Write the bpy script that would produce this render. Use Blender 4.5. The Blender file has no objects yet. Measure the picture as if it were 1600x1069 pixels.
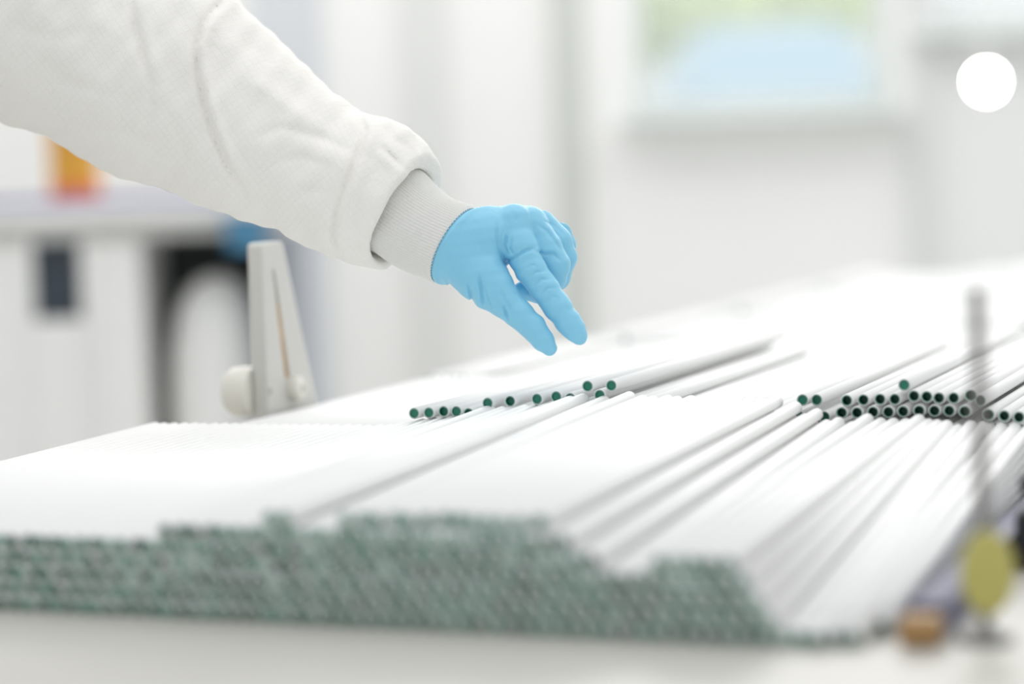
import bpy, bmesh, math, random
import numpy as np
from mathutils import Vector, Matrix, noise
random.seed(7)
rng = np.random.default_rng(7)
sc = bpy.context.scene
COL = sc.collection

# ------------------------------------------------------------------ camera, world, light, exposure
F = 4000.0                      # focal length in pixels of the 1600 x 1069 frame (90 mm lens)
ROLL = math.radians(2.0)
PITCH = math.atan(260.45 / F)
TABLE_Z = 0.90
CAM = Vector((0, 0, TABLE_Z + 0.3126))
fwd = Vector((0, math.cos(PITCH), -math.sin(PITCH)))
lev = Vector((1, 0, 0)); dwn = fwd.cross(lev).normalized()      # image-down for a level camera
CR = (lev * math.cos(ROLL) - dwn * -math.sin(ROLL) * -1).normalized()
CR = (lev * math.cos(ROLL) + dwn * math.sin(ROLL) * 1).normalized()
CD = (dwn * math.cos(ROLL) - lev * math.sin(ROLL)).normalized()
cd = bpy.data.cameras.new('camera'); cam = bpy.data.objects.new('camera', cd); COL.objects.link(cam)
cd.lens = 90.0; cd.sensor_width = 36.0; cd.clip_start = .05; cd.clip_end = 200
up = -CD
cam.matrix_world = Matrix(((CR.x, up.x, -fwd.x, CAM.x), (CR.y, up.y, -fwd.y, CAM.y), (CR.z, up.z, -fwd.z, CAM.z), (0, 0, 0, 1)))
cd.dof.use_dof = True; cd.dof.focus_distance = 2.47; cd.dof.aperture_fstop = 1.8
sc.camera = cam

wd = bpy.data.worlds.new('world'); sc.world = wd; wd.use_nodes = True
bg = wd.node_tree.nodes['Background']; bg.inputs[0].default_value = (0.97, 0.985, 1.0, 1); bg.inputs[1].default_value = 0.86

def area(name, loc, rot, sx, sy, power, color=(1, 1, 1)):
    l = bpy.data.lights.new(name, 'AREA'); l.shape = 'RECTANGLE'; l.size = sx; l.size_y = sy; l.energy = power; l.color = color
    o = bpy.data.objects.new(name, l); COL.objects.link(o); o.location = loc; o.rotation_euler = rot
    return o
area('overhead_light_panel', (0.3, 3.4, 3.3), (0, 0, 0), 4.2, 3.6, 38, (1, .99, .965))
area('overhead_light_panel', (1.3, 8.0, 3.6), (math.radians(-18), 0, 0), 9, 1.5, 140, (1, 1, .985))  # unseen lamp added to brighten the back wall

area('daylight_outside', (3.2, 19, 7.0), (0, 0, 0), 9, 6, 900, (1, .99, .96))
sc.view_settings.view_transform = 'Standard'; sc.view_settings.look = 'None'
sc.view_settings.gamma = 1.0; sc.view_settings.use_curve_mapping = False
sc.view_settings.exposure = 0.0
sc.cycles.diffuse_bounces = 10; sc.cycles.max_bounces = 14

# ------------------------------------------------------------------ measuring helpers
def ray(x, y):
    return (fwd * F + CR * (x - 800) + CD * (y - 534.5)).normalized()
_v = ray(2200, 225); T = Vector((_v.x, _v.y, 0)).normalized(); N = Vector((T.y, -T.x, 0))     # along / across the tubes
def at_s(x, y, s):
    d = ray(x, y); k = s / d.dot(T); p = CAM + d * k; return p.dot(N), p.z - TABLE_Z          # (r, height)
def at_r(x, y, r):
    d = ray(x, y); k = r / d.dot(N); p = CAM + d * k; return p.dot(T), p.z - TABLE_Z
def at_h(x, y, h):
    d = ray(x, y); k = (TABLE_Z + h - CAM.z) / d.z; p = CAM + d * k; return p.dot(N), p.dot(T)
def at_y(x, y, Y):
    d = ray(x, y); return CAM + d * (Y / d.y)
def W(r, s, h=0):
    p = N * r + T * s; return Vector((p.x, p.y, TABLE_Z + h))
ANG = math.atan2(T.y, T.x)

# ------------------------------------------------------------------ materials
def mat(name, col, rough=.5, metal=0, bump=0, bscale=50, var=0, vscale=5, stretch=None, emit=None, trans=0, coat=0, spec=None, sss=0):
    m = bpy.data.materials.new(name); m.use_nodes = True; nt = m.node_tree; b = nt.nodes['Principled BSDF']
    b.inputs['Base Color'].default_value = (*col, 1); b.inputs['Roughness'].default_value = rough; b.inputs['Metallic'].default_value = metal
    if coat: b.inputs['Coat Weight'].default_value = coat
    if spec is not None: b.inputs['Specular IOR Level'].default_value = spec
    if sss:
        b.inputs['Subsurface Weight'].default_value = sss; b.inputs['Subsurface Scale'].default_value = .004
        b.inputs['Subsurface Radius'].default_value = (1, 1, 1)
    if trans: b.inputs['Transmission Weight'].default_value = trans
    if emit:
        b.inputs['Emission Color'].default_value = (*emit[:3], 1); b.inputs['Emission Strength'].default_value = emit[3]
    tc = nt.nodes.new('ShaderNodeTexCoord'); mp = nt.nodes.new('ShaderNodeMapping'); nt.links.new(tc.outputs['Object'], mp.inputs[0])
    if stretch: mp.inputs['Scale'].default_value = stretch
    if var:
        n = nt.nodes.new('ShaderNodeTexNoise'); n.inputs['Scale'].default_value = vscale; n.inputs['Detail'].default_value = 4
        nt.links.new(mp.outputs[0], n.inputs['Vector'])
        mx = nt.nodes.new('ShaderNodeMix'); mx.data_type = 'RGBA'
        mx.inputs[6].default_value = (*[c * (1 - var) for c in col], 1); mx.inputs[7].default_value = (*[min(1, c * (1 + var)) for c in col], 1)
        nt.links.new(n.outputs['Fac'], mx.inputs[0]); nt.links.new(mx.outputs[2], b.inputs['Base Color'])
    if bump:
        n = nt.nodes.new('ShaderNodeTexNoise'); n.inputs['Scale'].default_value = bscale; n.inputs['Detail'].default_value = 5
        nt.links.new(mp.outputs[0], n.inputs['Vector'])
        bp = nt.nodes.new('ShaderNodeBump'); bp.inputs['Strength'].default_value = bump; bp.inputs['Distance'].default_value = .002
        nt.links.new(n.outputs['Fac'], bp.inputs['Height']); nt.links.new(bp.outputs[0], b.inputs['Normal'])
    return m

M_tube = mat('white_tube_plastic', (.845, .848, .84), .45, var=.025, vscale=3, spec=.15)
M_rim = mat('cut_tube_end', (.27, .40, .35), .5, var=.1, vscale=9)
M_green = mat('green_tube_lining', (.010, .165, .105), .4, var=.15, vscale=15)
M_plug = mat('green_tube_plug', (.012, .20, .13), .45, var=.2, vscale=40)
M_plug2 = mat('highlight_tube_plug', (.36, .58, .50), .4, var=.2, vscale=40)  # pale tone paints bright highlights into some tube bores
M_table = mat('worktop_laminate', (.57, .555, .515), .45, var=.04, vscale=4)
M_edge = mat('beige_table_edge', (.60, .58, .50), .6, var=.05, vscale=6)
M_steel = mat('galvanised_steel', (.45, .45, .43), .4, .6)
M_rod = mat('grey_rod_metal', (.20, .195, .185), .5, .2)
M_white = mat('white_powder_coat', (.87, .87, .85), .45, var=.03, vscale=6)
M_wplastic = mat('aged_white_plastic', (.60, .595, .565), .4, bump=.08, bscale=200, var=.05, vscale=20)
M_knob = mat('cream_plastic', (.78, .76, .70), .35)
M_amber = mat('rusty_amber_metal', (.48, .30, .12), .5, var=.5, vscale=60)
M_slot = mat('grey_brown_slot', (.40, .37, .30), .7, var=.3, vscale=50)  # mottled grey-brown tone of the sheet behind the slot
M_blue = mat('violet_blue_rail', (.075, .075, .15), .5, var=.1, vscale=30)
M_orange = mat('orange_plastic', (.38, .22, .08), .5)
M_yellow = mat('yellow_plastic', (.50, .46, .13), .45, var=.08, vscale=60)
M_black = mat('black_rubber', (.015, .016, .018), .55)

# fabric: fine ripstop grid and crumple
def fabric():
    m = mat('white_cleanroom_fabric', (.865, .85, .815), .85, spec=.15)
    nt = m.node_tree; b = nt.nodes['Principled BSDF']
    tc = nt.nodes.new('ShaderNodeTexCoord'); mp = nt.nodes.new('ShaderNodeMapping'); mp.inputs['Rotation'].default_value = (.2, .55, .15)
    nt.links.new(tc.outputs['Object'], mp.inputs[0])
    hs = []
    for ax in ('X', 'Z'):
        w = nt.nodes.new('ShaderNodeTexWave'); w.wave_type = 'BANDS'; w.bands_direction = ax; w.inputs['Scale'].default_value = 52
        w.inputs['Distortion'].default_value = .6; w.inputs['Detail'].default_value = 1; nt.links.new(mp.outputs[0], w.inputs['Vector'])
        cr = nt.nodes.new('ShaderNodeValToRGB'); cr.color_ramp.elements[0].position = .0; cr.color_ramp.elements[0].color = (1, 1, 1, 1)
        cr.color_ramp.elements[1].position = .10; cr.color_ramp.elements[1].color = (0, 0, 0, 1)
        nt.links.new(w.outputs['Fac'], cr.inputs[0]); hs.append(cr)
    ad = nt.nodes.new('ShaderNodeMath'); ad.operation = 'MAXIMUM'; nt.links.new(hs[0].outputs[0], ad.inputs[0]); nt.links.new(hs[1].outputs[0], ad.inputs[1])
    n1 = nt.nodes.new('ShaderNodeTexNoise'); n1.inputs['Scale'].default_value = 22; n1.inputs['Detail'].default_value = 2.5; n1.inputs['Distortion'].default_value = .5
    nt.links.new(mp.outputs[0], n1.inputs['Vector'])
    n2 = nt.nodes.new('ShaderNodeTexNoise'); n2.inputs['Scale'].default_value = 420; n2.inputs['Detail'].default_value = 2; nt.links.new(mp.outputs[0], n2.inputs['Vector'])
    b1 = nt.nodes.new('ShaderNodeBump'); b1.inputs['Strength'].default_value = .4; b1.inputs['Distance'].default_value = .008; nt.links.new(n1.outputs['Fac'], b1.inputs['Height'])
    b2 = nt.nodes.new('ShaderNodeBump'); b2.inputs['Strength'].default_value = .25; b2.inputs['Distance'].default_value = .0006
    nt.links.new(n2.outputs['Fac'], b2.inputs['Height']); nt.links.new(b1.outputs[0], b2.inputs['Normal'])
    b3 = nt.nodes.new('ShaderNodeBump'); b3.inputs['Strength'].default_value = .35; b3.inputs['Distance'].default_value = .0005
    nt.links.new(ad.outputs[0], b3.inputs['Height']); nt.links.new(b2.outputs[0], b3.inputs['Normal']); nt.links.new(b3.outputs[0], b.inputs['Normal'])
    return m
M_fabric = fabric()
M_knit = mat('pale_grey_ribbed_knit', (.80, .80, .775), .9, bump=.1, bscale=900, spec=.1)
M_thread = mat('white_stitching', (.82, .82, .79), .9)
def glove_mat():
    m = mat('blue_nitrile', (.235, .585, .79), .42, sss=.15)
    nt = m.node_tree; b = nt.nodes['Principled BSDF']
    tc = nt.nodes.new('ShaderNodeTexCoord'); mp = nt.nodes.new('ShaderNodeMapping'); mp.inputs['Rotation'].default_value = (0, .7, 0); mp.inputs['Scale'].default_value = (1, 1, .35)
    nt.links.new(tc.outputs['Object'], mp.inputs[0])
    n1 = nt.nodes.new('ShaderNodeTexNoise'); n1.inputs['Scale'].default_value = 110; n1.inputs['Detail'].default_value = 3; n1.inputs['Distortion'].default_value = 1.0
    nt.links.new(mp.outputs[0], n1.inputs['Vector'])
    b1 = nt.nodes.new('ShaderNodeBump'); b1.inputs['Strength'].default_value = .20; b1.inputs['Distance'].default_value = .003; nt.links.new(n1.outputs['Fac'], b1.inputs['Height'])
    nt.links.new(b1.outputs[0], b.inputs['Normal'])
    return m
M_glove = glove_mat()

# ------------------------------------------------------------------ object helpers
def tag(o, label=None, cat=None, group=None, kind=None):
    if label: o['label'] = label
    if cat: o['category'] = cat
    if group: o['group'] = group
    if kind: o['kind'] = kind
    return o
def link(name, me, parent=None, loc=None, rot=None):
    o = bpy.data.objects.new(name, me); COL.objects.link(o)
    if parent: o.parent = parent
    if loc is not None: o.location = loc
    if rot is not None: o.rotation_euler = rot
    return o
def empty(name, loc, rz=0):
    o = bpy.data.objects.new(name, None); COL.objects.link(o); o.location = loc; o.rotation_euler = (0, 0, rz); o.empty_display_size = .05
    return o
class MB:
    def __init__(s): s.bm = bmesh.new()
    def box(s, c, d, bev=0, rot=None, mi=0):
        g = bmesh.ops.create_cube(s.bm, size=1)['verts']
        bmesh.ops.scale(s.bm, vec=d, verts=g)
        if bev:
            es = list({e for v in g for e in v.link_edges})
            fs = bmesh.ops.bevel(s.bm, geom=es, offset=bev, segments=2, affect='EDGES', profile=.6)
            g = list({v for f in fs['faces'] for v in f.verts} | {v for v in g if v.is_valid})
        if rot: bmesh.ops.rotate(s.bm, cent=(0, 0, 0), matrix=rot, verts=g)
        bmesh.ops.translate(s.bm, vec=c, verts=g)
        return s
    def lathe(s, prof, seg=32, M=Matrix(), cap=True):
        """prof: list of (radius, z)"""
        rings = []
        for (r, z) in prof:
            if r < 1e-6: rings.append([s.bm.verts.new(M @ Vector((0, 0, z)))])
            else: rings.append([s.bm.verts.new(M @ Vector((r * math.cos(2 * math.pi * k / seg), r * math.sin(2 * math.pi * k / seg), z))) for k in range(seg)])
        for a, b in zip(rings, rings[1:]):
            for k in range(seg):
                k2 = (k + 1) % seg
                vs = [a[k % len(a)], a[k2 % len(a)], b[k2 % len(b)], b[k % len(b)]]
                u = []
                for v in vs:
                    if v not in u: u.append(v)
                if len(u) > 2: s.bm.faces.new(u)
        return s
    def tube(s, a, b, r, seg=16):
        a = Vector(a); b = Vector(b); z = (b - a); L = z.length
        M = Matrix.Translation(a) @ z.to_track_quat('Z', 'Y').to_matrix().to_4x4()
        return s.lathe([(0, 0), (r, 0), (r, L), (0, L)], seg, M)
    def build(s, name, m, parent=None, smooth=False, loc=None, rot=None):
        bmesh.ops.recalc_face_normals(s.bm, faces=s.bm.faces)
        me = bpy.data.meshes.new(name); s.bm.to_mesh(me); s.bm.free()
        for x in (m if isinstance(m, (list, tuple)) else [m]): me.materials.append(x)
        if smooth:
            me.shade_smooth()
            try: me.set_sharp_from_angle(angle=math.radians(38))
            except Exception: pass
        return link(name, me, parent, loc, rot)
def sbox(name, lo, hi, m, kind='structure', bev=0, parent=None):
    lo = Vector(lo); hi = Vector(hi)
    o = MB().box((lo + hi) / 2, hi - lo, bev).build(name, m, parent)
    if kind and not parent: o['kind'] = kind
    return o

# ------------------------------------------------------------------ the room
M_floor = mat('pale_vinyl_floor', (.62, .62, .60), .5, var=.03, vscale=2)
M_wall = mat('white_wall_paint', (.83, .83, .815), .8, var=.012, vscale=2)
M_wallg = mat('grey_wall_panel', (.66, .67, .65), .8)
M_wallb = mat('pale_blue_grey_panel', (.62, .64, .67), .8)
M_frame = mat('pale_window_frame', (.70, .74, .72), .5)
BY = 9.0
sbox('floor', (-7, -2.5, -.1), (7, BY, 0), M_floor)
def px(x, y, Y): return at_y(x, y, Y)
# window openings, measured on the back wall
w1a, w1b = px(988, 188, BY), px(1392, 170, BY)
w2a, w2b = px(1440, 60, BY), px(1990, 40, BY)
x1, x2, zb = w1a.x, w1b.x, w1b.z
x3, x4, zb2 = w2a.x, w2b.x, w2a.z + .02
WT = 2.6; TOP = 3.4
def wall_piece(m, xa, xb, za, zb_, d=.2):
    m.box(((xa + xb) / 2, BY + d / 2, (za + zb_) / 2), (xb - xa, d, zb_ - za))
m = MB(); wall_piece(m, -7, x1, 0, TOP); wall_piece(m, x1, x2, 0, zb); wall_piece(m, x1, x2, WT, TOP)
wall_piece(m, x2, x3, 0, TOP); wall_piece(m, x3, x4, 0, zb2); wall_piece(m, x3, x4, WT, TOP); wall_piece(m, x4, 7, 0, TOP)
tag(m.build('wall_back', M_wall), kind='structure')
sbox('wall_left', (-7.2, -2.5, 0), (-7, BY, TOP), M_wall)
sbox('wall_right', (7, -2.5, 0), (7.2, BY, TOP), M_wall)
def trimx(n, xa, xb, depth, m, y0=0, za=0.0, zt=TOP):
    a = px(xa, y0, BY).x; b = px(xb, y0, BY).x
    sbox(n, (a, BY - depth, za), (b, BY - .002, zt), m)
trimx('trim_1', 868, 912, .03, mat('grey_green_post', (.56, .58, .55), .7), 150)
trimx('trim_2', 636, 700, .03, mat('light_grey_post', (.70, .705, .69), .7), 150)
trimx('trim_3', 1425, 1462, .05, mat('right_post_grey', (.66, .67, .665), .7), 200)
trimx('trim_4', 400, 500, .03, M_wallb, 50)
trimx('shaded_wall_plane', 1462, 1760, .02, mat('shaded_wall_grey', (.76, .765, .76), .8), 200, 0, zb2 - .1)  # darker grey paints the shade of the wall plane past the corner
sbox('baseboard_back', (-7, BY - .07, 0), (7, BY - .055, .12), M_wallg)
def glass_mat():
    m = bpy.data.materials.new('hazed_window_glass'); m.use_nodes = True; nt = m.node_tree
    b = nt.nodes['Principled BSDF']; out = nt.nodes['Material Output']
    b.inputs['Base Color'].default_value = (.85, .9, .9, 1); b.inputs['Roughness'].default_value = .5
    tr = nt.nodes.new('ShaderNodeBsdfTransparent'); mx = nt.nodes.new('ShaderNodeMixShader'); mx.inputs[0].default_value = .72  # whitish share of the pane paints in the pale haze of the bright outdoors
    nt.links.new(b.outputs[0], mx.inputs[2 - 1]); nt.links.new(tr.outputs[0], mx.inputs[2]); nt.links.new(mx.outputs[0], out.inputs[0])
    return m
M_glass = glass_mat()
def window(n, xa, xb, za, zt, mull):
    fr = MB(); t = .05
    for (a, b, c, d) in ((xa, xa + t, za, zt), (xb - t, xb, za, zt), (xa + t, xb - t, za, za + t), (xa + t, xb - t, zt - t, zt)):
        fr.box(((a + b) / 2, BY + .08, (c + d) / 2), (b - a, .07, d - c))
    for q in mull: fr.box((q, BY + .08, (za + zt) / 2), (.045, .06, zt - za), .004)
    o = fr.build(n, M_frame); o['kind'] = 'structure'
    xs = [xa] + list(mull) + [xb]
    for a, b in zip(xs, xs[1:]):
        MB().box(((a + b) / 2, BY + .09, (za + zt) / 2), (b - a - .03, .008, zt - za - .06)).build('pane', M_glass, o)
    MB().box(((xa + xb) / 2, BY - .03, za - .012), (xb - xa + .08, .14, .024), .006).build('window_sill', M_frame, o)
window('window_1', x1, x2, zb, WT, [])
window('window_2', x3, x4, zb2, WT, [])

# outside the windows
sbox('ground_outside', (-20, BY + .25, .65), (25, 45, .75), mat('concrete_yard', (.72, .74, .70), .9, var=.05))
M_leaf = mat('garden_leaves', (.48, .56, .22), .7, var=.3, vscale=3)
def hedge(name, c, d, label, group):
    root = empty(name, (c[0], c[1], .75)); tag(root, label, 'shrub', group)
    b = MB(); rg = random.Random(hash(round(c[0] * 10)) % 999)
    for i in range(1500):
        a = rg.uniform(0, 6.283); u = rg.uniform(-1, 1); q = math.sqrt(1 - u * u); rr = rg.uniform(.8, 1.03)
        p = Vector((d[0] * q * math.cos(a) * rr, d[1] * q * math.sin(a) * rr, c[2] - .75 + d[2] * u * rr))
        e1 = Vector((rg.gauss(0, 1), rg.gauss(0, 1), rg.gauss(0, 1))).normalized(); e2 = e1.orthogonal().normalized(); L = rg.uniform(.07, .13)
        vs = [b.bm.verts.new(p + e1 * L), b.bm.verts.new(p + e2 * L * .45), b.bm.verts.new(p - e1 * L), b.bm.verts.new(p - e2 * L * .45)]; b.bm.faces.new(vs)
    lf = b.build('foliage', M_leaf, root); lf['kind'] = 'stuff'
    g = MB()
    for i in range(6):
        a = i * 1.05; g.tube((.05 * math.cos(a), .05 * math.sin(a), 0), (d[0] * .5 * math.cos(a), d[1] * .5 * math.sin(a), c[2] - .75 + d[2] * .2), .03, 8)
    g.build('stem', mat('bark', (.15, .11, .07), .9), root)
GZ = .75
p = px(1070, 10, 23); hedge('garden_shrub', (p.x, 23, p.z), (.68, .6, .55), 'yellow-green shrub behind the window, on its left side', None)
p = px(1290, 0, 23); hedge('garden_shrub', (p.x, 23.9, p.z), (.5, .45, .42), 'small yellow-green shrub behind the window, right of the larger shrub', None)
# parked pale blue car outside, seen from the front
p = px(1190, 165, 19.0); cx = p.x
car = empty('car', (cx, 19.0, GZ), 0); tag(car, 'pale blue car parked nose-on outside behind the wide window', 'car')
M_car = mat('pale_blue_car_paint', (.48, .62, .74), .35, coat=.4); M_cg = mat('blue_car_glass', (.38, .56, .68), .2)
def extr(prof, y0, y1, bev=.03):
    b = MB(); va = [b.bm.verts.new((x, y0, z)) for x, z in prof]; vb = [b.bm.verts.new((x, y1, z)) for x, z in prof]
    b.bm.faces.new(va); b.bm.faces.new(vb[::-1])
    for i in range(len(prof)): b.bm.faces.new([va[i], va[(i + 1) % len(prof)], vb[(i + 1) % len(prof)], vb[i]])
    if bev: bmesh.ops.bevel(b.bm, geom=b.bm.edges[:], offset=bev, segments=2, affect='EDGES')
    return b
extr([(-.80, .25), (-.86, .62), (-.80, .93), (-.5, 1.0), (.5, 1.0), (.80, .93), (.86, .62), (.80, .25)], -2.0, 2.1, .06).build('car_body', M_car, car, True)
extr([(-.72, .99), (-.58, 1.36), (-.48, 1.46), (.48, 1.46), (.58, 1.36), (.72, .99)], -.9, 1.7, .05).build('car_roof', M_car, car, True)
extr([(-.62, 1.03), (-.52, 1.38), (.52, 1.38), (.62, 1.03)], -.92, -.905, 0).build('windscreen', M_cg, car)
for sx in (-.6, .6):
    MB().box((sx, -2.01, .72), (.3, .04, .14), .02).build('headlight', M_white, car)
    for sy in (-1.3, 1.4):
        MB().lathe([(0, -.1), (.2, -.1), (.31, -.08), (.33, 0), (.31, .08), (.2, .1), (0, .1)], 24, Matrix.Translation((sx * 1.25, sy, .33)) @ Matrix.Rotation(math.pi / 2, 4, 'Y')).build('wheel', M_black, car, True)
MB().box((0, -2.01, .45), (1.3, .05, .12), .02).build('bumper', M_wallg, car)

# lamp: bright inspection lamp hanging at the right
lp = px(1541, 128, 8.6)
lamp = empty('hanging_lamp', lp); tag(lamp, 'small bright white lamp glaring in front of the back wall at upper right', 'lamp')
MB().lathe([(0, .03), (.024, .03), (.034, .016), (.041, 0), (.043, -.004)], 24, Matrix.Rotation(math.radians(-90), 4, 'X')).build('lamp_shade', M_white, lamp, True)
M_emit = mat('glowing_lamp_glass', (1, 1, 1), .3, emit=(.97, 1, 1, 60))
MB().lathe([(0, .0), (.040, -.002), (.032, -.018), (0, -.030)], 24, Matrix.Rotation(math.radians(-90), 4, 'X')).build('bulb', M_emit, lamp, True)
MB().tube((0, .012, 0), (0, .012, TOP - lp.z), .004, 8).build('lamp_cord', M_white, lamp)

# ------------------------------------------------------------------ workbench in the background
YB = 7.0
def X7(x, Y=YB): return px(x, 350, Y).x
bz = px(150, 322, YB).z
bench = empty('laboratory_bench', (X7(60), YB, 0)); tag(bench, 'white workbench with an open bay in the far left background', 'bench')
bx0 = X7(60)
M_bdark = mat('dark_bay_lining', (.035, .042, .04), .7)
def bb(name, xa, xb, ya, yb, za, zb_, m, bev=.006, parent=None):
    return MB().box(((xa + xb) / 2 - bx0, (ya + yb) / 2 - YB, (za + zb_) / 2), (xb - xa, yb - ya, zb_ - za), bev).build(name, m, parent or bench)
bL, bR = X7(-420), X7(446)
bb('bench_top', bL, bR, YB - .05, YB + .8, bz - .045, bz, M_white)
bb('apron', bL + .02, bR - .02, YB - .02, YB + .0, bz - .092, bz - .046, mat('grey_white_apron', (.55, .55, .53), .6))
zd = bz - .094
bb('side_panel', X7(146), X7(216), YB, YB + .75, 0, zd, M_white)
bb('side_panel', X7(404), X7(446), YB, YB + .75, 0, zd, mat('slate_side_panel', (.27, .29, .33), .7))
bb('side_panel', bL + .02, bL + .06, YB, YB + .75, 0, zd, M_white)
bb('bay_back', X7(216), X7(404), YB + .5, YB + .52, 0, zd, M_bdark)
bb('cabinet_door', bL + .07, X7(34), YB, YB + .02, .1, zd, M_white)
bb('cabinet_door', X7(122), X7(144), YB, YB + .02, .1, zd, M_white)
bb('cabinet_door', X7(36), X7(121), YB, YB + .02, .1, px(70, 500, YB).z, M_white)
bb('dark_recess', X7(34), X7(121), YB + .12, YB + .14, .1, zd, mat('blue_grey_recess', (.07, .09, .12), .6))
bb('plinth', bL + .06, X7(146), YB + .03, YB + .05, 0, .1, M_wallg)
# white drum in the bay
dr = empty('white_drum', (X7(322), YB + .2, 0)); tag(dr, 'large white round-topped drum inside the open bay of the far bench', 'drum')
rd = (X7(402) - X7(240)) / 2; zt = px(320, 432, YB).z
MB().lathe([(0, 0), (rd * .95, 0), (rd, .05), (rd, zt - .34), (rd * .96, zt - .22), (rd * .82, zt - .11), (rd * .6, zt - .045), (rd * .3, zt - .01), (0, zt)], 40).build('drum_body', M_white, dr, True)
MB().lathe([(rd + .001, .35), (rd + .01, .36), (rd + .01, .38), (rd + .001, .39)], 40).build('drum_band', M_wallg, dr, True)
# blue crate on bench end, violet tray, orange bottle
def on_bench(name, label, cat, x): o = empty(name, (x, YB + .2, bz)); tag(o, label, cat); return o
tr = on_bench('violet_tray', 'long flat violet-blue tray lying on the far white bench', 'tray', X7(170))
L = X7(395) - X7(-60)
MB().box((0, 0, .006), (L, .10, .012), .003).build('tray_base', mat('violet_plastic', (.20, .19, .38), .5), tr)
for sy in (-1, 1): MB().box((0, sy * .05, .012), (L, .012, .024), .003).build('tray_side', mat('violet_plastic_side', (.18, .17, .36), .5), tr)
bo = on_bench('orange_bottle', 'tall orange bottle with red lower band standing on the far bench', 'bottle', X7(72)); bo.location.y = YB + .5
k = .00175
M_or = mat('orange_bottle_plastic', (.60, .30, .03), .4); M_re = mat('red_bottle_band', (.62, .12, .06), .4)
MB().lathe([(.072, .058), (.074, .066), (.074, .22), (.068, .25), (.05, .27), (.04, .275), (.04, .31)], 28).build('bottle_body', M_or, bo, True)
MB().lathe([(0, 0), (.07, 0), (.074, .006), (.074, .06), (.072, .06)], 28).build('red_base', M_re, bo, True)
MB().lathe([(.044, .305), (.044, .35), (.038, .355), (0, .355)], 24).build('cap', M_white, bo, True)
hb = bb('hanging_bin', X7(363), X7(420), YB - .16, YB - .06, bz - .13, bz - .05, mat('bright_blue_plastic', (.07, .25, .42), .4), .01)
hb['label'] = 'bright blue bin hooked on the bench end'
bb('bin_rim', X7(358), X7(425), YB - .18, YB - .045, bz - .05, bz - .036, mat('blue_rim', (.06, .22, .40), .4), .003, hb)

# ------------------------------------------------------------------ table with the tubes
rL, rR, sN, sF = -1.36, 0.35, 1.38, 6.1
def tbox(name, ra, rb, sa, sb, ha, hb, m, parent=None, bev=.003):
    b = MB().box(((ra + rb) / 2, (sa + sb) / 2, (ha + hb) / 2), (rb - ra, sb - sa, hb - ha), bev)
    return b.build(name, m, parent)
tbl = empty('sorting_table', W(0, 0, -TABLE_Z), ANG - math.pi / 2); tag(tbl, 'long pale grey worktable carrying all the stacked white tubes', 'table')
TZ = TABLE_Z
tbox('tabletop', rL, rR, sN, sF, TZ - .035, TZ, M_table, tbl)
tbox('table_edge', rL, rR, sN - .012, sN - .001, TZ - .06, TZ + .0, M_edge, tbl)
for r_ in (rL + .06, rR - .06):
    for s_ in (sN + .06, (sN + sF) / 2, sF - .06):
        tbox('leg', r_ - .025, r_ + .025, s_ - .025, s_ + .025, 0, TZ - .036, M_steel, tbl)
for r_ in (rL + .06, rR - .06): tbox('rail', r_ - .015, r_ + .015, sN + .09, sF - .09, .2, .23, M_steel, tbl)

OD = .0118; RO = OD / 2; RI = .0042
def tube_meshes(L, depth, plug, seg=16):
    b = MB(); bm = b.bm
    prof = [(RI, 0.0), (RO - .0006, 0.0), (RO, .0006), (RO, L - .0006), (RO - .0006, L), (RI, L), (RI, L - .012), (0, L - .012)]
    M = Matrix.Rotation(-math.pi / 2, 4, 'X')          # local +Y = along the tube
    b.lathe(prof, seg, M); bmesh.ops.recalc_face_normals(bm, faces=bm.faces)
    me = bpy.data.meshes.new('white_tube'); bm.to_mesh(me); bm.free()
    me.materials.append(M_tube); me.materials.append(M_rim)
    for p_ in me.polygons:
        c = p_.center
        rr = math.hypot(c.x, c.z)
        p_.use_smooth = .001 < c.y < L - .001 and rr > RI + .0008
        if c.y < .0002 or c.y > L - .0002: p_.material_index = 1
    b = MB(); b.lathe([(RI, 0.0001), (RI, depth), (0, depth)], seg, M); bm = b.bm
    bmesh.ops.recalc_face_normals(bm, faces=bm.faces)
    for f in bm.faces: f.normal_flip()
    m2 = bpy.data.meshes.new('green_bore'); bm.to_mesh(m2); bm.free()
    m2.materials.append(M_green); m2.materials.append(plug)
    for p_ in m2.polygons:
        if abs(p_.normal.y) > .9: p_.material_index = 1
    return me, m2
LT = .70
VARS = [tube_meshes(LT, .0015, M_plug), tube_meshes(LT, .005, M_plug), tube_meshes(LT, .014, M_green), tube_meshes(LT, .0022, M_plug2)]
ROTZ = ANG - math.pi / 2
n_ind = 0
def place_tube(r, s, h, label, group, var=None, yaw=0, pitch=0):
    global n_ind; n_ind += 1
    v = VARS[var if var is not None else random.choice((0, 0, 1, 1, 2, 3))]
    o = link('white_tube', v[0], None, W(r, s, h), (pitch, 0, ROTZ + yaw)); tag(o, label, 'tube', group)
    link('green_bore', v[1], o)
    return o
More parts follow.
